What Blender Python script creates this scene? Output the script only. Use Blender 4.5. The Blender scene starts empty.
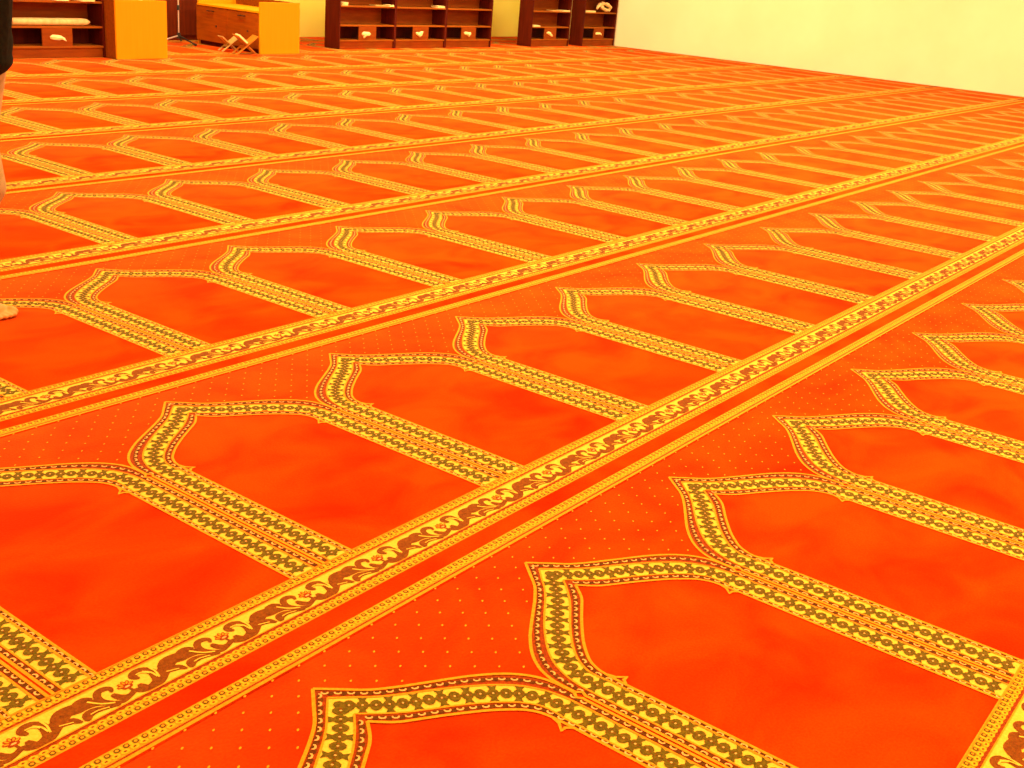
import bpy, bmesh, math, random
import numpy as np
from mathutils import Matrix, Vector

random.seed(7)
SC = bpy.context.scene
COL = SC.collection
W = 0.70                      # width of one prayer niche (m)
ROW = 1.98395 * W             # pitch of the carpet rows (m)

# ------------------------------------------------------------------ materials
def principled(name):
    m = bpy.data.materials.new(name); m.use_nodes = True
    nt = m.node_tree
    return m, nt, nt.nodes['Principled BSDF']

def ramp_noise(nt, lo, hi, scale, detail=3.0, stretch=(1, 1, 1), pos=(0.35, 0.65)):
    tc = nt.nodes.new('ShaderNodeTexCoord'); mp = nt.nodes.new('ShaderNodeMapping')
    mp.inputs['Scale'].default_value = stretch
    nz = nt.nodes.new('ShaderNodeTexNoise'); nz.inputs['Scale'].default_value = scale
    nz.inputs['Detail'].default_value = detail
    cr = nt.nodes.new('ShaderNodeValToRGB')
    cr.color_ramp.elements[0].position = pos[0]; cr.color_ramp.elements[0].color = (*lo, 1)
    cr.color_ramp.elements[1].position = pos[1]; cr.color_ramp.elements[1].color = (*hi, 1)
    nt.links.new(tc.outputs['Object'], mp.inputs['Vector'])
    nt.links.new(mp.outputs['Vector'], nz.inputs['Vector'])
    nt.links.new(nz.outputs['Fac'], cr.inputs['Fac'])
    return cr, nz, mp

def mat_noise(name, lo, hi, scale, rough=0.7, detail=3.0, stretch=(1, 1, 1), bump=0.0, bump_scale=None, sheen=0.0, pos=(0.35, 0.65), spec=0.3, metal=0.0):
    m, nt, b = principled(name)
    cr, nz, mp = ramp_noise(nt, lo, hi, scale, detail, stretch, pos)
    nt.links.new(cr.outputs['Color'], b.inputs['Base Color'])
    b.inputs['Roughness'].default_value = rough
    b.inputs['Specular IOR Level'].default_value = spec
    b.inputs['Metallic'].default_value = metal
    if sheen:
        b.inputs['Sheen Weight'].default_value = sheen
        b.inputs['Sheen Roughness'].default_value = 0.5
    if bump:
        n2 = nt.nodes.new('ShaderNodeTexNoise'); n2.inputs['Scale'].default_value = bump_scale or scale * 10
        n2.inputs['Detail'].default_value = 2.0
        nt.links.new(mp.outputs['Vector'], n2.inputs['Vector'])
        bp = nt.nodes.new('ShaderNodeBump'); bp.inputs['Strength'].default_value = bump
        bp.inputs['Distance'].default_value = 0.004
        nt.links.new(n2.outputs['Fac'], bp.inputs['Height'])
        nt.links.new(bp.outputs['Normal'], b.inputs['Normal'])
    return m

def carpet_red():
    m, nt, b = principled('red_pile')
    cr, nz, mp = ramp_noise(nt, (0.50, 0.018, 0.001), (0.80, 0.056, 0.0015), 3.2, 5.0, (1, 1.4, 1), (0.30, 0.64))
    nz.inputs['Distortion'].default_value = 0.6
    fine = nt.nodes.new('ShaderNodeTexNoise'); fine.inputs['Scale'].default_value = 130; fine.inputs['Detail'].default_value = 2
    nt.links.new(mp.outputs['Vector'], fine.inputs['Vector'])
    mr = nt.nodes.new('ShaderNodeMapRange')
    mr.inputs['From Min'].default_value = 0.3; mr.inputs['From Max'].default_value = 0.7
    mr.inputs['To Min'].default_value = 0.88; mr.inputs['To Max'].default_value = 1.1
    nt.links.new(fine.outputs['Fac'], mr.inputs['Value'])
    mx = nt.nodes.new('ShaderNodeMix'); mx.data_type = 'RGBA'; mx.blend_type = 'MULTIPLY'
    mx.inputs['Factor'].default_value = 1.0
    nt.links.new(cr.outputs['Color'], mx.inputs['A']); nt.links.new(mr.outputs['Result'], mx.inputs['B'])
    nt.links.new(mx.outputs['Result'], b.inputs['Base Color'])
    b.inputs['Roughness'].default_value = 1.0
    b.inputs['Specular IOR Level'].default_value = 0.0
    b.inputs['Sheen Weight'].default_value = 0.17
    b.inputs['Sheen Roughness'].default_value = 0.45
    b.inputs['Sheen Tint'].default_value = (1.0, 0.52, 0.10, 1)
    bp = nt.nodes.new('ShaderNodeBump'); bp.inputs['Strength'].default_value = 0.35; bp.inputs['Distance'].default_value = 0.003
    nt.links.new(fine.outputs['Fac'], bp.inputs['Height']); nt.links.new(bp.outputs['Normal'], b.inputs['Normal'])
    return m

def yarn(name, lo, hi, sheen=0.06):
    return mat_noise(name, lo, hi, 160, rough=1.0, detail=2, bump=0.25, bump_scale=320, sheen=sheen, spec=0.0, pos=(0.3, 0.7))

M = {}
M['red'] = carpet_red()
M['gold'] = yarn('gold_yarn', (0.70, 0.41, 0.028), (0.80, 0.50, 0.050))
M['orange'] = yarn('orange_yarn', (0.74, 0.215, 0.004), (0.84, 0.29, 0.010))
M['maroon'] = yarn('maroon_yarn', (0.20, 0.024, 0.0008), (0.33, 0.048, 0.001))
M['olive'] = yarn('olive_yarn', (0.085, 0.055, 0.0015), (0.155, 0.100, 0.003))
M['brown'] = yarn('russet_yarn', (0.15, 0.036, 0.0010), (0.23, 0.062, 0.0015))
M['amber'] = yarn('amber_yarn', (0.74, 0.31, 0.006), (0.84, 0.40, 0.014))
M['cream'] = yarn('cream_yarn', (0.72, 0.33, 0.07), (0.82, 0.42, 0.11))
M['dark'] = yarn('umber_yarn', (0.08, 0.020, 0.0006), (0.13, 0.038, 0.001))
CARPET_MATS = ['red', 'gold', 'orange', 'maroon', 'olive', 'brown', 'cream', 'dark', 'amber']
MI = {n: i for i, n in enumerate(CARPET_MATS)}

M['wall_yellow'] = mat_noise('yellow_paint', (0.82, 0.75, 0.11), (0.86, 0.79, 0.14), 1.5, rough=0.85, bump=0.06, bump_scale=60)
M['wall'] = mat_noise('cream_paint', (0.80, 0.72, 0.46), (0.84, 0.76, 0.50), 1.5, rough=0.85, bump=0.06, bump_scale=60)
M['ceiling'] = mat_noise('ceiling_paint', (0.78, 0.74, 0.62), (0.82, 0.78, 0.66), 2.0, rough=0.9)
M['mahogany'] = mat_noise('mahogany_veneer', (0.060, 0.0045, 0.0008), (0.090, 0.008, 0.0012), 5.0, rough=0.6, spec=0.12, detail=4, stretch=(6, 6, 0.6))
M['walnut'] = mat_noise('reddish_walnut', (0.185, 0.039, 0.0010), (0.24, 0.053, 0.0016), 5.0, rough=0.6, spec=0.12, detail=4, stretch=(0.8, 6, 6))
M['door'] = mat_noise('door_walnut', (0.24, 0.050, 0.0010), (0.31, 0.068, 0.0016), 5.0, rough=0.6, spec=0.12, detail=4, stretch=(6, 0.8, 6))
M['cupboard'] = mat_noise('red_walnut', (0.085, 0.010, 0.0008), (0.125, 0.016, 0.0012), 5.0, rough=0.6, spec=0.12, detail=4, stretch=(6, 6, 0.6))
M['edge'] = mat_noise('shelf_edge', (0.24, 0.066, 0.002), (0.30, 0.088, 0.004), 6.0, rough=0.6, spec=0.12, stretch=(0.8, 6, 6))
M['beech'] = mat_noise('beech_laminate', (0.69, 0.275, 0.002), (0.71, 0.290, 0.003), 3.0, rough=0.55, detail=4, stretch=(14, 14, 0.8), spec=0.08)
M['handle'] = mat_noise('dark_handle', (0.03, 0.015, 0.01), (0.05, 0.025, 0.015), 30, rough=0.4)
M['paper'] = mat_noise('white_paper', (0.80, 0.70, 0.30), (0.88, 0.78, 0.38), 14, rough=0.8)
M['cloth'] = mat_noise('pale_cloth', (0.72, 0.52, 0.22), (0.84, 0.66, 0.32), 22, rough=0.95, bump=0.3, bump_scale=90)
M['cover'] = mat_noise('book_cover', (0.42, 0.22, 0.03), (0.55, 0.32, 0.05), 20, rough=0.6)
M['pale_wood'] = mat_noise('pale_wood', (0.50, 0.32, 0.09), (0.60, 0.40, 0.13), 9, rough=0.6, stretch=(1, 5, 5))
M['stand_wood'] = mat_noise('stand_wood', (0.44, 0.15, 0.008), (0.54, 0.20, 0.012), 9, rough=0.5, stretch=(1, 5, 5))
M['steel'] = mat_noise('brushed_steel', (0.62, 0.58, 0.50), (0.72, 0.68, 0.60), 40, rough=0.35, metal=0.6)
M['black'] = mat_noise('black_rubber', (0.015, 0.012, 0.01), (0.03, 0.025, 0.02), 40, rough=0.7)
M['skin'] = mat_noise('skin', (0.50, 0.185, 0.022), (0.58, 0.225, 0.03), 18, rough=0.55, bump=0.1, bump_scale=200)
M['jacket'] = mat_noise('black_wool', (0.006, 0.005, 0.0025), (0.011, 0.009, 0.004), 60, rough=1.0, spec=0.04, bump=0.3, bump_scale=300)
M['trousers'] = mat_noise('sand_cotton', (0.30, 0.20, 0.07), (0.36, 0.25, 0.10), 40, rough=0.95, bump=0.3, bump_scale=260)
M['hair'] = mat_noise('dark_hair', (0.012, 0.009, 0.007), (0.03, 0.02, 0.015), 60, rough=0.6)
M['eye'] = mat_noise('eye_white', (0.75, 0.72, 0.68), (0.8, 0.78, 0.74), 10, rough=0.2)
M['orange_box'] = mat_noise('orange_card', (0.72, 0.28, 0.03), (0.8, 0.34, 0.05), 12, rough=0.6)

# ------------------------------------------------------------------ object helpers
def link(name, bm, mat, parent=None, smooth=False):
    me = bpy.data.meshes.new(name)
    bm.normal_update(); bm.to_mesh(me); bm.free()
    me.materials.append(mat)
    if smooth:
        me.polygons.foreach_set('use_smooth', [True] * len(me.polygons))
    o = bpy.data.objects.new(name, me); COL.objects.link(o)
    if parent is not None: o.parent = parent
    return o

def tag(o, label, cat, group=None):
    o['label'] = label; o['category'] = cat
    if group: o['group'] = group
    return o

def thing(name, label, cat, loc, rot=0.0, group=None):
    o = bpy.data.objects.new(name, None); o.empty_display_size = 0.1
    COL.objects.link(o); o.location = loc; o.rotation_euler = (0, 0, rot)
    return tag(o, label, cat, group)

def dup(root, loc, label, rot=None):
    r = root.copy(); COL.objects.link(r); r.location = loc; r['label'] = label
    if rot is not None: r.rotation_euler = (0, 0, rot)
    for ch in list(root.children):
        c = ch.copy(); COL.objects.link(c); c.parent = r
        for g in ch.children:
            d = g.copy(); COL.objects.link(d); d.parent = c
    return r

def box(bm, x0, x1, y0, y1, z0, z1, bevel=0.0):
    r = bmesh.ops.create_cube(bm, size=1.0)
    for v in r['verts']:
        v.co = Vector(((x0 + x1) / 2 + v.co.x * (x1 - x0), (y0 + y1) / 2 + v.co.y * (y1 - y0), (z0 + z1) / 2 + v.co.z * (z1 - z0)))
    if bevel:
        es = list({e for v in r['verts'] for e in v.link_edges})
        bmesh.ops.bevel(bm, geom=es, offset=bevel, segments=2, profile=0.5, affect='EDGES')
    return bm

def nbox(*a, bevel=0.002):
    return box(bmesh.new(), *a, bevel=bevel)

def tube(bm, p0, p1, r0, r1=None, n=14):
    r1 = r0 if r1 is None else r1
    p0, p1 = Vector(p0), Vector(p1); d = (p1 - p0)
    q = Vector((0, 0, 1)).rotation_difference(d.normalized()).to_matrix().to_4x4()
    mtx = Matrix.Translation((p0 + p1) / 2) @ q
    bmesh.ops.create_cone(bm, cap_ends=True, segments=n, radius1=r0, radius2=r1, depth=d.length, matrix=mtx)
    return bm

def prism(bm, pts, y0, y1):
    """outline in x,z extruded from y0 to y1"""
    a = [bm.verts.new((x, y0, z)) for x, z in pts]; b = [bm.verts.new((x, y1, z)) for x, z in pts]
    n = len(pts)
    bm.faces.new(a[::-1]); bm.faces.new(b)
    for i in range(n):
        bm.faces.new((a[i], a[(i + 1) % n], b[(i + 1) % n], b[i]))
    bmesh.ops.recalc_face_normals(bm, faces=bm.faces)
    return bm

# ------------------------------------------------------------------ room shell
WX, WY, WK = 16.25, 11.30, -0.0729      # foot line of the right wall: x = WX + WK*(y-WY)
def wall_x(y): return WX + WK * (y - WY)
BACK = 12.92
ZC = 3.5

def structure(name, bm, mat):
    o = link(name, bm, mat); o['kind'] = 'structure'; return o

structure('floor', nbox(-7.2, 18.5, -8.2, BACK + 0.3, -0.20, -0.012, bevel=0), M['red'])
structure('ceiling', nbox(-7.2, 18.5, -8.2, BACK + 0.3, ZC, ZC + 0.2, bevel=0), M['ceiling'])
structure('wall_back', nbox(-7.2, 18.5, BACK, BACK + 0.3, -0.012, ZC, bevel=0), M['wall_yellow'])
structure('wall_front', nbox(-7.2, 18.5, -8.2, -8.0, -0.012, ZC, bevel=0), M['wall'])
structure('wall_left', nbox(-7.2, -7.0, -8.0, BACK, -0.012, ZC, bevel=0), M['wall'])
bm = bmesh.new()
yb, yf = BACK, -8.0
lo = [bm.verts.new((wall_x(yf), yf, -0.012)), bm.verts.new((wall_x(yf) + 0.25, yf, -0.012)), bm.verts.new((wall_x(yb) + 0.25, yb, -0.012)), bm.verts.new((wall_x(yb), yb, -0.012))]
hi = [bm.verts.new((v.co.x, v.co.y, ZC)) for v in lo]
bm.faces.new(lo[::-1]); bm.faces.new(hi)
for i in range(4): bm.faces.new((lo[i], lo[(i + 1) % 4], hi[(i + 1) % 4], hi[i]))
bmesh.ops.recalc_face_normals(bm, faces=bm.faces)
structure('wall_right', bm, M['wall'])

# ------------------------------------------------------------------ carpet design (one niche tile, in niche widths)
def catmull(P, k):
    P = np.array(P, float); out = []
    n = len(P)
    for i in range(n - 1):
        p0 = P[max(i - 1, 0)]; p1 = P[i]; p2 = P[i + 1]; p3 = P[min(i + 2, n - 1)]
        for t in np.arange(k) / k:
            out.append(0.5 * ((2 * p1) + (-p0 + p2) * t + (2 * p0 - 5 * p1 + 4 * p2 - p3) * t * t + (-p0 + 3 * p1 - 3 * p2 + p3) * t ** 3))
    out.append(P[-1]); return np.array(out)

OUT = [(.5, 1.493), (.443, 1.429), (.395, 1.376), (.336, 1.332), (.270, 1.290), (.202, 1.248), (.137, 1.205), (.070, 1.148), (.026, 1.089), (.006, 1.034), (.0015, .983), (.003, .944), (.0085, .90)]
L1 = [(.5, 1.434), (.455, 1.391), (.408, 1.345), (.355, 1.304), (.300, 1.267), (.245, 1.229), (.187, 1.185), (.125, 1.130), (.080, 1.075), (.054, 1.02), (.044, .985), (.038, .944), (.036, .90)]
L2 = [(.5, 1.332), (.464, 1.294), (.425, 1.257), (.382, 1.222), (.335, 1.190), (.280, 1.152), (.225, 1.110), (.172, 1.062), (.138, 1.02), (.120, .985), (.115, .965), (.114, .94), (.118, .90)]
INN = [(.5, 1.283), (.472, 1.248), (.441, 1.217), (.395, 1.186), (.345, 1.153), (.290, 1.114), (.235, 1.072), (.190, 1.03), (.163, .999), (.146, .965), (.140, .938), (.138, .915), (.136, .88)]
BOT = -0.012
def full(P, xl): return np.vstack([catmull(P, 3), [(xl, .60), (xl, .30), (xl, BOT)]])
cO, c1, c2, cI = full(OUT, .0085), full(L1, .036), full(L2, .118), full(INN, .136)

def build_tile(lod):
    polys = []            # (points, height in mm, material)
    ctr = [0]
    def add(pts, z, m):
        pts = np.array(pts, float)
        x_, y_ = pts[:, 0], pts[:, 1]
        ar = .5 * np.sum(x_ * np.roll(y_, -1) - y_ * np.roll(x_, -1))
        if abs(ar) < 2e-7: return
        if ar < 0: pts = pts[::-1]
        ctr[0] += 1
        polys.append((pts, z * 2 + .006 * (ctr[0] % 31), MI[m]))
    def strip(A, B, z, m):
        def tri(a, b, c): return (b[0] - a[0]) * (c[1] - a[1]) - (b[1] - a[1]) * (c[0] - a[0])
        for i in range(len(A) - 1):
            a, b, c, d = A[i], A[i + 1], B[i + 1], B[i]
            sg = [tri(a, b, c), tri(a, c, d), tri(a, b, d), tri(b, c, d)]
            if min(sg) > 0 or max(sg) < 0: add([a, b, c, d], z, m)
            else: add([a, b, c], z, m); add([a, c, d], z, m)
    def line(P, w, z, m, closed=False):
        P = np.array(P, float); n = len(P)
        T = np.gradient(P, axis=0); T /= np.linalg.norm(T, axis=1)[:, None] + 1e-9
        N = np.stack([-T[:, 1], T[:, 0]], 1)
        ww = np.broadcast_to(np.array(w, float), (n,))[:, None] / 2
        strip(P + N * ww, P - N * ww, z, m)
    def ell(c, ax, r1, r2, n, z, m):
        ax = np.array(ax) / (np.linalg.norm(ax) + 1e-9); ay = np.array([-ax[1], ax[0]])
        a = np.arange(n) * 2 * math.pi / n
        add(np.array(c) + np.outer(np.cos(a) * r1, ax) + np.outer(np.sin(a) * r2, ay), z, m)
    def along(P, pitch, start):
        P = np.array(P); s = np.r_[0, np.cumsum(np.linalg.norm(np.diff(P, axis=0), axis=1))]
        res = []; d = start
        while d < s[-1] - 0.004:
            i = min(np.searchsorted(s, d) - 1, len(P) - 2); i = max(i, 0)
            f = (d - s[i]) / (s[i + 1] - s[i] + 1e-9)
            a, b = P[max(i - 1, 0)], P[min(i + 2, len(P) - 1)]
            t = (b - a) / (np.linalg.norm(b - a) + 1e-9)
            res.append((P[i] + f * (P[i + 1] - P[i]), t)); d += pitch
        return res
    hi = lod == 0
    for mir in (0, 1):
        n0 = len(polys)
        strip(cO, c1, 0.4, 'maroon'); strip(c1, c2, 0.4, 'gold'); strip(c2, cI, 0.4, 'maroon')
        o2 = cO.copy()
        k = int(np.argmin(abs(o2[:, 1] - .925) + (o2[:, 1] < .9)))
        o2[k, 0] += .012
        line(o2, .0105, 1.2, 'orange')
        line(c1, .0062, 1.0, 'orange'); line(c2, .0062, 1.0, 'orange')
        i2 = cI.copy(); line(i2, .0100, 1.2, 'orange')
        line([(.140, .925), (.147, .897), (.173, .871)], [.008, .010, .006], 1.3, 'orange'); line([(.170, .873), (.152, .873), (.139, .858)], [.006, .011, .009], 1.3, 'orange')
        add([(.139, .915), (.148, .893), (.160, .880), (.150, .872), (.138, .862)], .5, 'maroon')
        # rosettes on the gold band, alternating plain and winged
        mid = (c1 + c2) / 2
        for q, (c, t) in enumerate(along(mid, .0372, .022)):
            nrm = np.array([-t[1], t[0]])
            if q % 2 == 0:
                ell(c, t, .0182, .0245, 10 if hi else 6, 0.9, 'olive')
            else:
                ell(c, t, .0178, .0225, 10 if hi else 6, 0.9, 'olive')
                if hi:
                    for s in (-1, 1): ell(c + t * .0186 * s, t, .006, .0075, 6, 0.85, 'olive')
                for s in (-1, 1):
                    b = c + nrm * s * .012
                    add([b - t * .007, c + nrm * s * .024 - t * .009, c + nrm * s * .038 - t * .0150, c + nrm * s * .033, c + nrm * s * .038 + t * .0150, c + nrm * s * .024 + t * .009, b + t * .007], 0.85, 'olive')
            if hi: ell(c, t, .0034, .0042, 5, 1.2, 'cream'); [ell(c + t * .009 * q_, t, .0018, .006, 4, 1.15, 'brown') for q_ in (-1, 1)]
        ell((.5, 1.388), (1, 0), .017, .019, 8, .9, 'olive'); ell((.477, 1.372), (1, 1), .018, .009, 6, .85, 'olive')
        for A, B, off in ((cO, c1, .012), (c2, cI, .022)):
            m_ = (A + B) / 2
            for q, (c, t) in enumerate(along(m_, .0365, off)):
                nrm = np.array([-t[1], t[0]])
                if hi:
                    b = c + t * .018
                    add([b - t * .009 + nrm * .009, b + t * .007 + nrm * .007, b + t * .009 - nrm * .009, b - t * .006 - nrm * .008], 0.8, 'dark')
                    s = 1 if q % 2 else .6
                    aa = np.linspace(-1.9, 1.9, 6)
                    o_ = [c + t * math.sin(a) * .0115 + nrm * (math.cos(a) * .0090 - .003) for a in aa]
                    i_ = [c + t * math.sin(a) * .0070 + nrm * (math.cos(a) * .0042 - .0045) for a in aa[::-1]]
                    ell(c - nrm * .004, t, .0090, .0062, 6, 0.8, 'dark')
                    strip(np.array(o_), np.array(i_[::-1]), 1.1, 'cream')
                else:
                    add([c - t * .010, c + nrm * .005, c + t * .010, c - nrm * .004], 1.1, 'cream')
        if mir:
            for j in range(n0, len(polys)):
                p, z, m = polys[j]; p = p.copy(); p[:, 0] = 1 - p[:, 0]; polys[j] = (p[::-1], z, m)
    # ------- bands along the row
    add([(0, -.012), (0, -.048), (1, -.048), (1, -.012)], 0.6, 'orange')
    add([(0, -.046), (0, -.064), (1, -.064), (1, -.046)], 0.5, 'maroon')
    add([(0, -.060), (0, -.181), (1, -.181), (1, -.060)], 0.7, 'gold')
    add([(0, -.180), (0, -.198), (1, -.198), (1, -.180)], 0.5, 'maroon')
    add([(0, -.196), (0, -.234), (1, -.234), (1, -.196)], 0.6, 'orange')
    add([(0, -.312), (0, -.356), (1, -.356), (1, -.312)], 0.6, 'orange')
    add([(0, -.354), (0, -.366), (1, -.366), (1, -.354)], 0.5, 'maroon')
    add([(0, -.3645), (0, -.3765), (1, -.3765), (1, -.3645)], 1.0, 'orange')
    for v in (-.0105, -.0610, -.1815):
        add([(0, v + .0022), (0, v - .0022), (1, v - .0022), (1, v + .0022)], 1.1, 'orange')
    for vc, dirn in ((-.0245, -1), (-.2195, 1), (-.3265, -1)):
        for k in range(36):
            u = (k + .4) / 36
            n = 8 if hi else 6
            ell((u, vc), (1, 0), .0100, .0092, n, 0.9, 'olive')
            ell((u, vc), (1, 0), .0048, .0042, n, 1.1, 'orange')
            pv = vc + dirn * .0165
            ell((u + .5 / 36, pv), (1, 0), .0130, .0098, n, 1.0, 'amber')
            ell((u + .5 / 36, vc), (1, 0), .0052, .0100, n, 0.9, 'amber')
            if hi: ell((u + .5 / 36, pv), (1, 0), .0050, .0034, 5, 1.2, 'brown')
    # ------- scrolling foliage, three repeats to a niche
    R = [([(-.178, -.104), (-.150, -.110), (-.122, -.112), (-.096, -.122), (-.070, -.150), (-.044, -.168), (-.018, -.160), (.006, -.150), (.021, -.160), (.044, -.167), (.075, -.160), (.101, -.139), (.135, -.118), (.165, -.106)],
          [.026, .034, .032, .026, .016, .012, .014, .016, .020, .022, .030, .034, .032, .026]),
         ([(-.045, -.129), (-.040, -.145), (-.026, -.156), (-.010, -.154)], [.016, .020, .016, .010]),
         ([(.030, -.143), (.034, -.156), (.046, -.166)], [.018, .020, .014]),
         ([(.044, -.108), (.038, -.094), (.050, -.083), (.070, -.083), (.085, -.098), (.088, -.122), (.078, -.150)], [.012, .020, .022, .022, .022, .024, .022]),
         ([(.092, -.150), (.112, -.140), (.132, -.139), (.152, -.146), (.164, -.164)], [.012, .018, .022, .022, .010]),
         ([(.118, -.108), (.140, -.094), (.165, -.094), (.192, -.096)], [.014, .020, .024, .018]),
         ([(-.150, -.166), (-.140, -.152), (-.118, -.149), (-.092, -.158), (-.060, -.172)], [.018, .026, .022, .014, .010]),
         ([(-.040, -.110), (-.036, -.096), (-.048, -.086), (-.066, -.086), (-.080, -.102), (-.082, -.128), (-.066, -.152)], [.008, .014, .017, .018, .018, .016, .012]),
         ([(-.150, -.110), (-.135, -.092), (-.112, -.088), (-.098, -.098)], [.020, .020, .016, .010])]
    for rep in range(3):
        c0 = .1585 + rep / 3
        for ri, (P, w) in enumerate(R):
            zr = .95 + .02 * ri
            P = np.array(P); w = np.array(w) * 1.22
            Q = catmull(np.c_[P, w], 3 if hi else 1)
            q = Q[:, :2] + [c0, 0]
            line(q, Q[:, 2], zr, 'brown')
            ell(q[0], (1, 0), Q[0, 2] * .5, Q[0, 2] * .5, 6, zr + .19, 'brown')
            ell(q[-1], (1, 0), Q[-1, 2] * .5, Q[-1, 2] * .5, 6, zr + .19, 'brown')
        if hi:
            for P, w in (([(.070, -.092), (.084, -.112), (.086, -.140)], .006), ([(.094, -.088), (.096, -.116), (.088, -.146)], .006), ([(-.112, -.104), (-.090, -.138), (-.062, -.158)], .006), ([(.048, -.094), (.066, -.094), (.080, -.112)], .005), ([(.116, -.140), (.135, -.147), (.150, -.153)], .004), ([(-.135, -.156), (-.112, -.155), (-.084, -.164)], .004)):
                line(catmull(np.array(P) + [c0, 0], 3), w, 1.42, 'gold')
        # lotus-like blossom
        f = np.array([c0 + .002, -.116])
        for a in (15, 52, 90, 128, 165):
            d = np.array([math.cos(math.radians(a)), math.sin(math.radians(a))])
            ell(f + d * .014, d, .0125, .0065, 8 if hi else 4, 1.1, 'maroon')
            if hi: ell(f + d * .015, d, .0075, .0032, 6, 1.3, 'orange')
        ell(f + [0, -.006], (1, 0), .017, .009, 8, 1.2, 'maroon')
        if hi: ell(f + [0, -.005], (1, 0), .009, .004, 6, 1.4, 'cream')
        add([f + [-.004, -.012], f + [.004, -.012], f + [.008, -.036], f + [-.002, -.040]], 1.0, 'brown')
    # ------- pin dots in the spandrels
    half = catmull(OUT, 3)
    def bound(u):
        u = abs(((u) % 1) - .5); u = .5 - u
        return np.interp(u, half[::-1, 0], half[::-1, 1])
    for r in range(14):
        v = 1.602 - r * .0527
        for k in range(11):
            u = k * .1 + (.05 if r % 2 == 0 else 0)
            if -1e-6 < u < .999 and v > bound(u) + .028 and v < 1.6035:
                ell((u, v), (1, .6), .0062, .0036, 6 if hi else 4, 0.8, 'orange')
    return polys

def pack(polys):
    n = np.array([len(p) for p, _, _ in polys])
    v = np.vstack([np.c_[p * W, np.full(len(p), z * .001)] for p, z, _ in polys])
    return v, n, np.array([m for _, _, m in polys]), np.r_[0, np.cumsum(n)[:-1]]

TILES = [pack(build_tile(0)), pack(build_tile(1))]
CAM = np.array([-2.37921, -0.31605, 1.36945])

def prayer_carpet(row, n0, label, vmax=None):
    base = row * ROW
    vb, vt = -.3772 * W, ROW - .3792 * W
    V, N, MT = [], [], []
    n1 = int(wall_x(base) / W) + 2
    for n in range(n0, n1):
        c = np.array([(n + .5) * W, base + .7 * W])
        v, cnt, mt, st = TILES[0 if np.hypot(*(c - CAM[:2])) < 15 else 1]
        v = v + [n * W, base, 0]
        lim = wall_x(v[:, 1]) - .004
        ok = v[:, 0] < lim
        if vmax is not None: ok &= v[:, 1] < vmax
        good = np.add.reduceat(ok.astype(int), st) == cnt
        keep = np.repeat(good, cnt)
        V.append(v[keep]); N.append(cnt[good]); MT.append(mt[good])
    V = np.vstack(V); N = np.concatenate(N); MT = np.concatenate(MT)
    # the pile body: a slab with a slightly rounded long edge
    y0, y1 = base + vb, min(base + vt, vmax) if vmax is not None else base + vt
    x0 = n0 * W
    ys = [y0, y0 + .003, y1 - .003, y1]; zs = [-.004, 0, 0, -.004]
    B, F = [], []
    for y, z in zip(ys, zs): B += [(x0, y, z), (wall_x(y) - .002, y, z)]
    B += [(x0, y1, -.012), (wall_x(y1) - .002, y1, -.012), (x0, y0, -.012), (wall_x(y0) - .002, y0, -.012)]
    for i in range(5): F.append((2 * i, 2 * i + 1, 2 * i + 3, 2 * i + 2))
    F.append((10, 11, 1, 0)); F.append((0, 2, 4, 6, 8, 10)); F.append((11, 9, 7, 5, 3, 1))
    nv = len(V)
    allv = np.vstack([V, np.array(B)])
    loops = np.concatenate([np.arange(nv)] + [np.array(f) + nv for f in F])
    cnts = np.concatenate([N, [len(f) for f in F]])
    mats = np.concatenate([MT, np.zeros(len(F), int)])
    me = bpy.data.meshes.new('prayer_carpet')
    me.vertices.add(len(allv)); me.vertices.foreach_set('co', allv.astype(np.float32).ravel())
    me.loops.add(len(loops)); me.loops.foreach_set('vertex_index', loops.astype(np.int32))
    me.polygons.add(len(cnts))
    me.polygons.foreach_set('loop_start', np.r_[0, np.cumsum(cnts)[:-1]].astype(np.int32))
    me.polygons.foreach_set('material_index', mats.astype(np.int32))
    for k in CARPET_MATS: me.materials.append(M[k])
    me.update(calc_edges=True); me.validate()
    nor = np.zeros(len(me.polygons) * 3); me.polygons.foreach_get('normal', nor)
    flip = [i for i in np.where(nor[2::3] < -0.2)[0] if i < len(N)]
    if flip:
        bm = bmesh.new(); bm.from_mesh(me); bm.faces.ensure_lookup_table()
        for i in flip: bm.faces[i].normal_flip()
        bm.to_mesh(me); bm.free()
    o = bpy.data.objects.new('prayer_carpet', me); COL.objects.link(o)
    return tag(o, label, 'carpet', 'rows of prayer carpet')

ROWS = [
    (0, -4, 'nearest red prayer carpet strip, its arches in the lower right, partly cut by the frame'),
    (1, -5, 'second nearest red prayer carpet strip, with the full arches across the lower left and centre'),
    (2, -4, 'third nearest red prayer carpet strip, under the bare toes at the left edge'),
    (3, -3, 'fourth nearest red prayer carpet strip, the one just beyond the strip under the bare toes'),
    (4, -2, 'fifth nearest red prayer carpet strip, two strips beyond the bare toes'),
    (5, -1, 'sixth nearest red prayer carpet strip, three strips in front of the shelves'),
    (6, 0, 'red prayer carpet strip two rows in front of the strip the shelves stand on'),
    (7, 1, 'last full red prayer carpet strip in front of the furniture, ending at the desk fronts'),
    (8, 2, 'red prayer carpet strip carrying the shelves, desks and folding book stands'),
    (9, 3, 'farthest red prayer carpet strip, seen in the gaps behind shelves along the back wall'),
]
for r, n0, lab in ROWS:
    prayer_carpet(r, n0 - 5, lab, vmax=(BACK - .016) if r == 9 else None)

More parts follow.
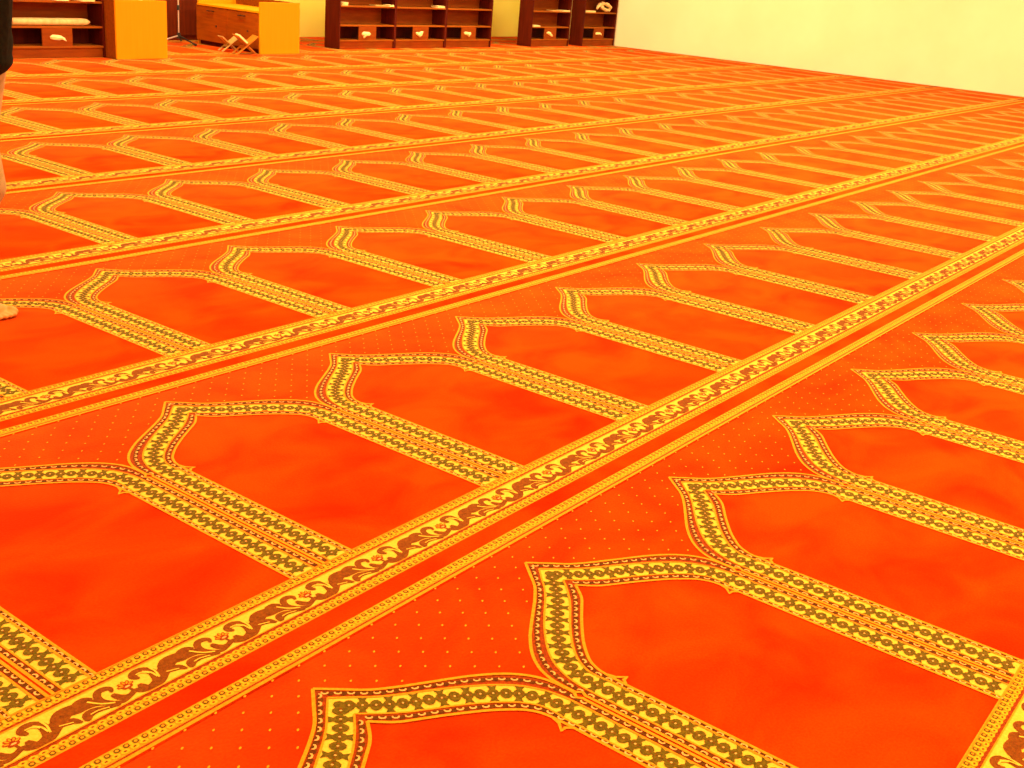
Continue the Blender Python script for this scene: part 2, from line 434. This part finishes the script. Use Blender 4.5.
# ------------------------------------------------------------------ bookcases
Z0 = .0032     # top of the carpet pattern
BW, BD, BH = 1.118, .28, 2.05
def bookcase(loc, label, w=BW):
    t = thing('bookcase', label, 'bookcase', loc, group='mahogany bookcase units')
    th = .020
    for x in (0, w - th): link('side_panel', nbox(x, x + th, 0, BD, 0, BH), M['mahogany'], t)
    link('back_panel', nbox(th, w - th, BD - .012, BD, .31, BH - .02, bevel=0), M['walnut'], t)
    link('shade_dark_lower_back', nbox(th, w - th, BD - .012, BD, .03, .31, bevel=0), M['mahogany'], t)  # darker veneer than the back above, painting in the bottom compartment's shade
    link('plinth', nbox(th, w - th, .022, .042, 0, .100), M['walnut'], t)
    z = .100
    for k in range(8):
        d0 = .004
        link('shelf', nbox(th, w - th, d0, BD - .012, z, z + .020), M['edge'], t)
        z = .300 if k == 0 else z + .252
        if z > BH - .1: break
    link('top_panel', nbox(0, w, -.004, BD, BH, BH + .02), M['mahogany'], t)
    a, b = w * .345, w * .655
    link('centre_panel', nbox(a, b, .006, .022, .120, .300), M['walnut'], t)
    return t
YS = 11.30
GAPX = [9.17, 9.17 + 1.121, 9.17 + 2.242]
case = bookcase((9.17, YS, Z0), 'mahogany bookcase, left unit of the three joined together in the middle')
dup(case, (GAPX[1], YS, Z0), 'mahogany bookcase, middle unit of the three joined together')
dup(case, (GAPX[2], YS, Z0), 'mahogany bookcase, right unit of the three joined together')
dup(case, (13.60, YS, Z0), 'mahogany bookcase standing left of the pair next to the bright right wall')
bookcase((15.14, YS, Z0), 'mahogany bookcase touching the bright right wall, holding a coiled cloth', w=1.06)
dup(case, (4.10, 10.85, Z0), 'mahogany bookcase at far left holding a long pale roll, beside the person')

# crumpled paper tags on the centre panels
def paper_tag(x, y, z, outline, label):
    bm = bmesh.new()
    rng = random.Random(int(x * 100))
    n = len(outline); outline = [(px * .82, pz * .66) for px, pz in outline]
    ring0 = [bm.verts.new((px, 0, pz)) for px, pz in outline]
    ring1 = [bm.verts.new((px * .86, -.010 - rng.random() * .006, pz * .86)) for px, pz in outline]
    ring2 = [bm.verts.new((px * .45, -.014 - rng.random() * .010, pz * .45)) for px, pz in outline]
    bm.faces.new(ring0)
    for A, B in ((ring0, ring1), (ring1, ring2)):
        for i in range(n): bm.faces.new((A[i], A[(i + 1) % n], B[(i + 1) % n], B[i]))
    c = bm.verts.new((0, -.024, 0))
    for i in range(n): bm.faces.new((ring2[i], ring2[(i + 1) % n], c))
    bmesh.ops.recalc_face_normals(bm, faces=bm.faces)
    o = link('paper_wad', bm, M['paper']); o.location = (x, y, z)
    return tag(o, label, 'paper', 'paper wads on the bookcase fronts')
SH = [
    [(-.10, .03), (-.06, .055), (.02, .05), (.08, .045), (.115, .01), (.08, -.03), (.02, -.035), (-.03, -.05), (-.055, -.075), (-.07, -.03), (-.10, -.01)],
    [(-.10, .035), (-.05, .045), (-.01, .03), (.05, .06), (.10, .055), (.085, .0), (.05, -.045), (.0, -.065), (-.05, -.03), (-.09, -.005)],
    [(-.11, .045), (-.05, .055), (.02, .045), (.09, .04), (.11, .0), (.08, -.025), (.05, -.065), (.0, -.03), (-.05, -.02), (-.10, .005)],
    [(-.11, .04), (-.05, .06), (.01, .05), (.05, .01), (.10, -.03), (.115, -.07), (.06, -.065), (.0, -.04), (-.06, -.01), (-.11, .01)],
    [(-.12, .03), (-.06, .04), (.02, .035), (.06, .03), (.10, .0), (.13, -.045), (.06, -.025), (.0, -.03), (-.06, -.025), (-.12, -.02)],
    [(-.11, .02), (-.07, .045), (.0, .04), (.05, .03), (.10, -.005), (.125, -.055), (.07, -.03), (.02, -.04), (-.05, -.035), (-.10, -.02)],
]
tags = [(9.70, YS, .195, 'white paper wad on the front panel of the left joined bookcase unit'),
        (9.17 + 1.121 + .53, YS, .200, 'heart-shaped white paper wad on the middle joined bookcase unit'),
        (9.17 + 2.242 + .53, YS, .200, 'white paper wad on the front panel of the right joined bookcase unit'),
        (14.14, YS, .205, 'slanting white paper wad on the bookcase left of the pair by the right wall'),
        (15.66, YS, .210, 'flat white paper wad on the bookcase touching the right wall'),
        (4.66, 10.85, .205, 'fish-shaped pale paper wad on the far left bookcase, under the long roll')]
for (x, y, z, lab), s in zip(tags, SH):
    paper_tag(x, y + .0055, z + Z0, s, lab)

# books and papers lying on the shelves
def book(x, y, z, w, d, h, label, cover='cover', rot=0.0):
    t = thing('book', label, 'book', (x, y, z), rot, 'books lying on the shelves')
    bm = bmesh.new()
    box(bm, -w / 2, w / 2, -d / 2, d / 2, 0, .003, .001); box(bm, -w / 2, w / 2, -d / 2, d / 2, h - .003, h, .001)
    box(bm, w / 2 - .004, w / 2, -d / 2, d / 2, .002, h - .002)
    link('cover', bm, M[cover], t)
    link('page_block', nbox(-w / 2 + .004, w / 2 - .004, -d / 2 + .004, d / 2 - .004, .003, h - .003, bevel=.001), M['paper'], t)
    return t
S3 = .572 + Z0   # top of the third board
S2 = .320 + Z0
YB = YS + .09
for k in range(2):
    book(9.285 + .004 * k, YB, S3 + .0205 * k, .11, .15, .020, ['lower pale book of the small pair stacked in the left joined bookcase', 'upper pale book of the small pair stacked in the left joined bookcase'][k], 'paper', .05 * k)
book(10.02, YB + .01, S3, .22, .15, .016, 'yellow book lying flat in the left joined bookcase, away from the small stacked pair')
book(10.19, YB - .03, S3, .10, .13, .024, 'white booklet on the right end of the left joined bookcase shelf', 'paper', .1)
book(11.29, YB - .01, S3, .15, .15, .028, 'white book on the right end of the middle joined bookcase shelf', 'paper')
book(14.32, YB, S3, .24, .15, .016, 'yellow book lying in the bookcase left of the pair by the right wall')
book(14.57, YB - .02, S3, .20, .16, .020, 'white booklet at the right end of the upper shelf, bookcase with the slanting paper wad', 'paper')
book(13.74, YB - .03, S2, .18, .14, .022, 'white booklet on the lower shelf of the bookcase with the slanting paper wad', 'paper')
book(15.36, YB, S3, .30, .15, .026, 'pale book lying beside the coiled cloth near the right wall', 'paper')
YL = 10.85 + .09
book(4.235, YL - .03, S3, .12, .15, .022, 'pale book at the left end of the far left bookcase shelf above the roll', 'paper')
book(4.72, YL - .03, S3, .15, .16, .026, 'pale book in the middle of the far left bookcase shelf above the roll', 'paper', .08)
book(5.02, YL - .03, S3, .16, .16, .024, 'pale book at the right end of the far left bookcase shelf above the roll', 'paper')

# long pale roll on the left bookcase
def lathe_x(bm, prof, n=20):
    rings = []
    for x, r in prof:
        rings.append([bm.verts.new((x, math.cos(2 * math.pi * k / n) * r * 1.25, math.sin(2 * math.pi * k / n) * r)) for k in range(n)])
    for A, B in zip(rings, rings[1:]):
        for k in range(n): bm.faces.new((A[k], A[(k + 1) % n], B[(k + 1) % n], B[k]))
    bm.faces.new(rings[0][::-1]); bm.faces.new(rings[-1])
    bmesh.ops.recalc_face_normals(bm, faces=bm.faces)
    return bm
bm = lathe_x(bmesh.new(), [(0, .026), (.004, .036), (.20, .038), (.5, .037), (.80, .038), (.855, .032), (.895, .012)])
o = link('cloth_roll', bm, M['cloth'], smooth=True); o.location = (4.185, 10.85 + .065, S2 + .0385)
tag(o, 'long pale cloth roll lying on the lower shelf of the far left bookcase', 'cloth')

# coiled cloth in the right bookcase: a twisted ring with a tail
def tube_path(bm, P, R, n=12):
    P = [Vector(p) for p in P]; rings = []
    for i, p in enumerate(P):
        t = (P[min(i + 1, len(P) - 1)] - P[max(i - 1, 0)]).normalized()
        up = Vector((0, 0, 1)) if abs(t.z) < .9 else Vector((1, 0, 0))
        a = t.cross(up).normalized(); b = a.cross(t)
        r = R[i] if hasattr(R, '__len__') else R
        rings.append([bm.verts.new(p + (a * math.cos(2 * math.pi * k / n) + b * math.sin(2 * math.pi * k / n)) * r) for k in range(n)])
    for A, B in zip(rings, rings[1:]):
        for k in range(n): bm.faces.new((A[k], A[(k + 1) % n], B[(k + 1) % n], B[k]))
    bm.faces.new(rings[0][::-1]); bm.faces.new(rings[-1])
    bmesh.ops.recalc_face_normals(bm, faces=bm.faces)
    return bm
pts, rad = [], []
for i in range(27):
    a = math.radians(150 + i * 14.5)
    pts.append((.16 * math.cos(a) + .02, -.012 * math.sin(2 * a), .082 + .050 * math.sin(a) - .10 * math.cos(a) * .25)); rad.append(.030 + .007 * math.sin(i * 1.7))
pts += [(-.18, -.01, .125), (-.235, -.005, .085), (-.26, 0, .04)]; rad += [.034, .030, .018]
o = link('coiled_cloth', tube_path(bmesh.new(), pts, rad), M['cloth'], smooth=True)
o.location = (15.86, YS + .060, S3 + .012)
tag(o, 'pale cloth coiled into a ring on the shelf of the bookcase touching the right wall', 'cloth')

# ------------------------------------------------------------------ low desks with raised rims
def desk(loc, label, mirror):
    t = thing('desk', label, 'desk', loc, group='low desks with beech end panels')
    w, L, H = .65, 1.22, .612
    s = -1 if mirror else 1
    def mbox(x0, x1, *r, bevel=.003):
        if mirror: x0, x1 = w - x1, w - x0
        return nbox(x0, x1, *r, bevel=bevel)
    link('end_panel', mbox(0, w, 0, .026, 0, H), M['beech'], t)
    link('end_panel', mbox(.0235, w, L - .026, L, 0, H), M['beech'], t)
    link('rim_panel', mbox(w - .022, w, .026, L - .026, 0, H - .004), M['walnut'], t)
    link('countertop', mbox(-.006, w - .022, .026, L - .026, .478, .502), M['beech'], t)
    link('carcass', mbox(.022, w - .024, .027, L - .027, .05, .477, bevel=0), M['walnut'], t)
    link('plinth', mbox(.05, w - .024, .027, L - .027, 0, .049, bevel=0), M['mahogany'], t)
    for k in range(2):
        y0 = .030 + k * (L - .032) / 2; y1 = y0 + (L - .032) / 2 - .004
        d = link('door', mbox(.002, .021, y0, y1, .052, .474), M['door'], t)
        yc = (y0 + y1) / 2
        hb = bmesh.new()
        xh = lambda a: (w - a) if mirror else a
        for yy in (yc - .05, yc + .05): tube(hb, (xh(.002), yy, .425), (xh(-.022), yy, .425), .005, n=8)
        tube(hb, (xh(-.022), yc - .062, .425), (xh(-.022), yc + .062, .425), .007, n=10)
        link('handle', hb, M['handle'], d)
        kb = bmesh.new(); tube(kb, (xh(.002), y0 + .20, .25), (xh(-.006), y0 + .20, .25), .011, n=12)
        link('keyhole_plate', kb, M['handle'], d)
    return t
desk((7.425, 10.90, Z0), 'low desk with orange beech end panel and two walnut doors, behind the crossed book stand', False)
desk((5.222, 10.65, Z0), 'low desk with plain orange beech end panel, standing beside the far left bookcase', True)

# small things on the left desk
bm = bmesh.new(); tube(bm, (0, 0, 0), (0, 0, .135), .028, .024, 16); tube(bm, (0, 0, .135), (0, 0, .155), .016, .016, 12)
jar = link('bottle', bm, M['paper'], smooth=False); jar.location = (5.63, 10.78, .502 + Z0)
tag(jar, 'small white bottle just rising above the rim of the left desk', 'bottle')
o = link('card_box', nbox(-.05, .05, -.03, .03, 0, .128, bevel=.003), M['orange_box']); o.location = (5.48, 10.78, .502 + Z0)
tag(o, 'small orange box just rising above the rim of the left desk', 'box')

# ------------------------------------------------------------------ tall wooden cupboard behind the desks
t = thing('cupboard', 'tall dark mahogany cupboard against the back wall between the two desks', 'cupboard', (5.75, 12.50, Z0))
cw = 2.02
link('carcass', nbox(0, cw, .02, .38, 0, 2.2), M['cupboard'], t)
for k in range(3):
    d = link('door', nbox(k * cw / 3 + .003, (k + 1) * cw / 3 - .003, 0, .0195, .06, 2.18), M['cupboard'], t)
    hb = bmesh.new(); tube(hb, ((k + .88) * cw / 3, 0, 1.02), ((k + .88) * cw / 3, -.022, 1.02), .012, .016, 12)
    link('knob', hb, M['handle'], d)

# ------------------------------------------------------------------ microphone stand
t = thing('microphone_stand', 'thin silver microphone stand on a tripod, between the two desks', 'microphone stand', (7.215, 12.20, Z0))
bm = bmesh.new(); tube(bm, (0, 0, .10), (0, 0, .86), .009)
link('lower_tube', bm, M['steel'], t)
bm = bmesh.new(); tube(bm, (0, 0, .86), (0, 0, 1.48), .006)
link('upper_tube', bm, M['steel'], t)
bm = bmesh.new(); tube(bm, (0, 0, .40), (0, 0, .46), .019, .016); 
link('clutch', bm, M['black'], t)
bm = bmesh.new(); tube(bm, (0, 0, .055), (0, 0, .125), .030, .022)
link('hub', bm, M['black'], t)
for ex, ey, mm in ((-.31, -.02, 'steel'), (-.06, -.40, 'black'), (.17, .18, 'black')):
    bm = bmesh.new(); tube(bm, (0, 0, .09), (ex, ey, .020), .010)
    lg = link('leg', bm, M[mm], t)
    bm = bmesh.new(); tube(bm, (ex * .94, ey * .94, .024), (ex * 1.04, ey * 1.04, .016), .016)
    link('rubber_foot', bm, M['black'], lg)

# ------------------------------------------------------------------ folding book stands
def rehal(loc, rot, label, L, half, H, mat):
    t = thing('book_stand', label, 'book stand', loc, rot, 'folding book stands')
    th = .010
    for s in (-1, 1):
        bm = bmesh.new()
        # slanted board from one foot to the opposite top corner, with rounded cut-out at the foot
        d = Vector((2 * half * s, 0, H)).normalized(); nrm = Vector((-d.z, 0, d.x)) * th / 2
        def quad(a, b, y0, y1):
            A = Vector((-half * s, 0, 0)); tot = Vector((half * s, 0, H)) - A
            p, q = A + tot * a, A + tot * b
            vs = []
            for y in (y0, y1):
                for c in (p - nrm, q - nrm, q + nrm, p + nrm): vs.append(bm.verts.new((c.x, y, max(c.z, 0))))
            for f in ((0, 1, 2, 3), (7, 6, 5, 4), (0, 4, 5, 1), (1, 5, 6, 2), (2, 6, 7, 3), (3, 7, 4, 0)): bm.faces.new([vs[i] for i in f])
        # upper wing, interlocking hinge fingers, two feet
        quad(.56, 1.0, 0, L)
        for k in range(4):
            if k % 2 == (0 if s > 0 else 1): quad(.44, .56, L * k / 4 + .001, L * (k + 1) / 4 - .001)
        quad(.30, .44, 0, L)
        quad(0, .30, 0, L * .26); quad(0, .30, L * .74, L)
        bmesh.ops.recalc_face_normals(bm, faces=bm.faces)
        link('wing_board', bm, mat, t)
    return t
rehal((7.165, 10.82, Z0), -.45, 'orange wooden folding book stand, crossed, carrying a pale book in front of the desk', .25, .128, .222, M['stand_wood'])
rehal((7.20, 11.17, Z0), -.35, 'pale folding book stand, crossed and empty, half hidden behind the one with a book', .18, .105, .175, M['pale_wood'])
# the book on the left wing
t = thing('book', 'thick pale book resting on the left wing of the crossed book stand', 'book', (7.165, 10.82, Z0), -.45, None)
d = Vector((-.128, 0, .111)).normalized(); nrm = Vector((d.z, 0, -d.x)); nrm = nrm if nrm.z > 0 else -nrm
def slab(a0, a1, y0, y1, h0, h1):
    bm = bmesh.new(); c = Vector((0, 0, .111)); vs = []
    for y in (y0, y1):
        for a, h in ((a0, h0), (a1, h0), (a1, h1), (a0, h1)):
            p = c + d * a + nrm * h; vs.append(bm.verts.new((p.x, y, p.z)))
    for f in ((0, 1, 2, 3), (7, 6, 5, 4), (0, 4, 5, 1), (1, 5, 6, 2), (2, 6, 7, 3), (3, 7, 4, 0)): bm.faces.new([vs[i] for i in f])
    bmesh.ops.recalc_face_normals(bm, faces=bm.faces); return bm
link('cover', slab(.022, .160, -.012, .19, .0055, .0085), M['cover'], t)
link('page_block', slab(.024, .156, -.010, .186, .0085, .030), M['paper'], t)

# ------------------------------------------------------------------ person at the left edge
def skin_mesh(name, chains, voxel, mat, parent=None, label=None):
    """chains: lists of (x,y,z,r); each becomes a chain of skinned spheres; all are fused by a voxel remesh"""
    bm = bmesh.new()
    for ch in chains:
        for (a, b) in zip(ch, ch[1:]):
            pa, pb = Vector(a[:3]), Vector(b[:3]); ra, rb = a[3], b[3]
            L = (pb - pa).length
            n = max(2, int(L / (min(ra, rb) * .35)) + 1)
            q = Vector((0, 0, 1)).rotation_difference((pb - pa).normalized()).to_matrix().to_4x4() if L > 1e-6 else Matrix.Identity(4)
            if L > 1e-6:
                bmesh.ops.create_cone(bm, cap_ends=True, segments=16, radius1=ra, radius2=rb, depth=L, matrix=Matrix.Translation((pa + pb) / 2) @ q)
        for a in ch:
            sx, sy, sz = a[4] if len(a) > 4 else (1, 1, 1)
            bmesh.ops.create_icosphere(bm, subdivisions=3, radius=a[3], matrix=Matrix.Translation(a[:3]) @ Matrix.Diagonal((sx, sy, sz, 1)))
    me = bpy.data.meshes.new(name); bm.to_mesh(me); bm.free()
    tmp = bpy.data.objects.new(name + '_source', me); COL.objects.link(tmp)
    r = tmp.modifiers.new('r', 'REMESH'); r.mode = 'VOXEL'; r.voxel_size = voxel
    s = tmp.modifiers.new('s', 'SMOOTH'); s.factor = .5; s.iterations = 4
    dg = bpy.context.evaluated_depsgraph_get(); dg.update()
    out = bpy.data.meshes.new_from_object(tmp.evaluated_get(dg))
    bpy.data.objects.remove(tmp); bpy.data.meshes.remove(me)
    out.name = name; out.materials.clear(); out.materials.append(mat)
    out.polygons.foreach_set('use_smooth', [True] * len(out.polygons))
    o = bpy.data.objects.new(name, out); COL.objects.link(o)
    if parent is not None: o.parent = parent
    if label: o['label'] = label
    return o

def figure():
    th = math.radians(-54.5)
    tip = Vector((-.253, 3.43, 0)); off = Vector((.16, -.075, 0))
    rot = Matrix.Rotation(th, 3, 'Z')
    root = thing('person', 'barefoot person in a black jacket and sand trousers, mostly outside the left edge', 'person', tip - rot @ off + Vector((0, 0, Z0)), th)
    C = []
    HX, HY, HZ = .135, 0, 1.545            # head centre
    # trunk leaning forward, neck, head
    C.append([(.0, 0, .90, .125, (.9, 1.25, 1)), (.025, 0, 1.04, .115, (.9, 1.2, 1)), (.06, 0, 1.21, .128, (.85, 1.3, 1)), (.085, 0, 1.34, .085, (1, 1.8, .8)), (.10, 0, 1.41, .052), (.125, 0, 1.46, .055)])
    C.append([(HX, 0, HZ, .088, (1.08, .88, 1.22)), (HX + .02, 0, HZ - .06, .058)])
    C.append([(HX + .087, 0, HZ - .01, .011), (HX + .105, 0, HZ - .035, .014)])      # nose
    C.append([(HX + .075, -.018, HZ - .07, .012), (HX + .079, 0, HZ - .069, .013), (HX + .075, .018, HZ - .07, .012)])   # lips
    for s in (-1, 1): C.append([(HX - .01, .080 * s, HZ, .018, (.8, .45, 1.4)), (HX - .007, .083 * s, HZ - .017, .013, (.8, .45, 1.2))])
    # arms and hands
    for s, hand in ((-1, (-.03, -.25, .80)), (1, (-.06, .25, .81))):
        el = (-.03, .245 * s, 1.06)
        C.append([(.075, .175 * s, 1.325, .055), (el[0], el[1], el[2], .041), (hand[0], hand[1], hand[2], .027)])
        hx, hy, hz = hand
        C.append([(hx, hy, hz - .01, .026), (hx + .012, hy, hz - .055, .030, (1.3, .55, 1.2)), (hx + .018, hy, hz - .085, .028, (1.35, .5, 1))])
        for k, ln in enumerate((.070, .080, .074, .056)):
            fx = hx + .018 + .028 - k * .019
            C.append([(fx, hy, hz - .098, .0092), (fx + .004, hy - .004 * s, hz - .098 - ln * .5, .0084), (fx - .001, hy - .016 * s, hz - .096 - ln, .0072)])
        C.append([(hx + .030, hy - .006 * s, hz - .040, .0115), (hx + .055, hy - .014 * s, hz - .070, .0100), (hx + .062, hy - .018 * s, hz - .098, .0085)])
    # legs and feet
    for s, knee, ank, tipx, yaw in ((-1, (.095, -.075, .475), (-.03, -.075, .085), .16, 0), (1, (-.04, .095, .49), (-.28, .10, .095), -.09, 0)):
        C.append([(.0, .085 * s, .87, .090), (knee[0], knee[1], knee[2], .056), (ank[0] + .01, ank[1], ank[2] + .20, .048), (ank[0], ank[1], ank[2], .036)])
        y = ank[1]; b = tipx - .16
        C.append([(b - .065, y, .030, .030), (b - .02, y, .052, .036), (b + .055, y, .033, .031, (1, 1.25, 1)), (b + .100, y, .024, .023, (1, 1.9, 1))])
        # five toes, big toe on the inner side
        for k, (ln, r) in enumerate(((.160, .0150), (.163, .0098), (.156, .0092), (.146, .0088), (.133, .0084))):
            ty = y - s * (.030 - k * .0165) * 1.05
            C.append([(b + .098 - .004 * k, ty, .016, r), (b + ln - .025, ty, r + .0045, r * .98), (b + ln - r, ty, r - .001, r)])
    body = skin_mesh('body', C, .0045, M['skin'], root)
    for s in (-1, 1):
        bm = bmesh.new(); bmesh.ops.create_uvsphere(bm, u_segments=16, v_segments=10, radius=.0125, matrix=Matrix.Translation((HX + .073, .032 * s, HZ + .007)))
        link('eye', bm, M['eye'], root, smooth=True)
    skin_mesh('hair', [[(HX - .03, 0, HZ + .04, .092, (1.1, .93, 1.0)), (HX - .065, 0, HZ - .015, .075, (.9, 1.05, 1.2))]], .006, M['hair'], root)
    J = [[(.024, 0, .895, .136, (1.05, 1.35, .55)), (.030, 0, .96, .140, (1.0, 1.32, 1)), (.055, 0, 1.19, .142, (.95, 1.34, 1)), (.08, 0, 1.33, .098, (1.0, 1.8, .75)), (.095, 0, 1.39, .066)]]
    for s, hand in ((-1, (-.03, -.25, .84)), (1, (-.06, .25, .85))):
        J.append([(.075, .175 * s, 1.325, .072), (-.03, .245 * s, 1.06, .056), (hand[0], hand[1], hand[2], .043)])
    skin_mesh('jacket', J, .007, M['jacket'], root, 'black hip-length jacket')
    T = [[(.0, 0, .92, .130, (.9, 1.25, .8)), (.0, 0, .85, .125, (.9, 1.25, .8))]]
    for s, knee, ank in ((-1, (.087, -.075, .475), (-.03, -.075, .10)), (1, (-.04, .095, .49), (-.28, .10, .115))):
        T.append([(.01, .085 * s, .87, .105), (knee[0], knee[1], knee[2], .072), (ank[0] + .01, ank[1], ank[2] + .18, .064), (ank[0] - .005, ank[1], ank[2] + .03, .056)])
    skin_mesh('trousers', T, .007, M['trousers'], root, 'sand coloured cotton trousers')
figure()

# ------------------------------------------------------------------ light: warm ceiling lamps
def area(name, loc, sx, sy, power, color, rot=(0, 0, 0)):
    l = bpy.data.lights.new(name, 'AREA'); l.shape = 'RECTANGLE'; l.size = sx; l.size_y = sy
    l.energy = power; l.color = color
    o = bpy.data.objects.new(name, l); COL.objects.link(o); o.location = loc; o.rotation_euler = rot
    return o
WARM = (1.0, .80, .40)
LAMPS = {}
for x, px in ((-3.0, 90), (1.5, 145), (6.0, 170), (10.5, 170), (14.2, 145)):
    for y, ky in ((-4.5, .9), (-.5, 1.2 if 0 < x < 12 else 1.0), (3.5, 1.2 if 0 < x < 12 else 1.0), (7.5, 1.0 if x < 14 else .8), (10.6, (1.3 if x > 8 else 1.05) if x < 14 else .8)):
        LAMPS[(x, y)] = px * ky
for (x, y), p in LAMPS.items():
    area('ceiling_lamp_light', (x, y, ZC - .03), 1.2, .6, p, WARM)

w = bpy.data.worlds.new('World'); SC.world = w; w.use_nodes = True
w.node_tree.nodes['Background'].inputs['Color'].default_value = (1.0, .8, .45, 1)
w.node_tree.nodes['Background'].inputs['Strength'].default_value = 0.05

# ------------------------------------------------------------------ camera
cam = bpy.data.cameras.new('camera'); cam.sensor_width = 36; cam.lens = 40.115; cam.clip_end = 200
co = bpy.data.objects.new('camera', cam); COL.objects.link(co)
R = Matrix.Rotation(math.radians(-54.51862), 4, 'Z') @ Matrix.Rotation(math.radians(69.56387), 4, 'X') @ Matrix.Rotation(math.radians(4.94431), 4, 'Z')
co.matrix_world = Matrix.Translation(CAM.tolist()) @ R
SC.camera = co
SC.view_settings.view_transform = 'Standard'
SC.view_settings.look = 'None'
SC.view_settings.gamma = 1.0
SC.view_settings.use_curve_mapping = False
SC.view_settings.exposure = 0.0
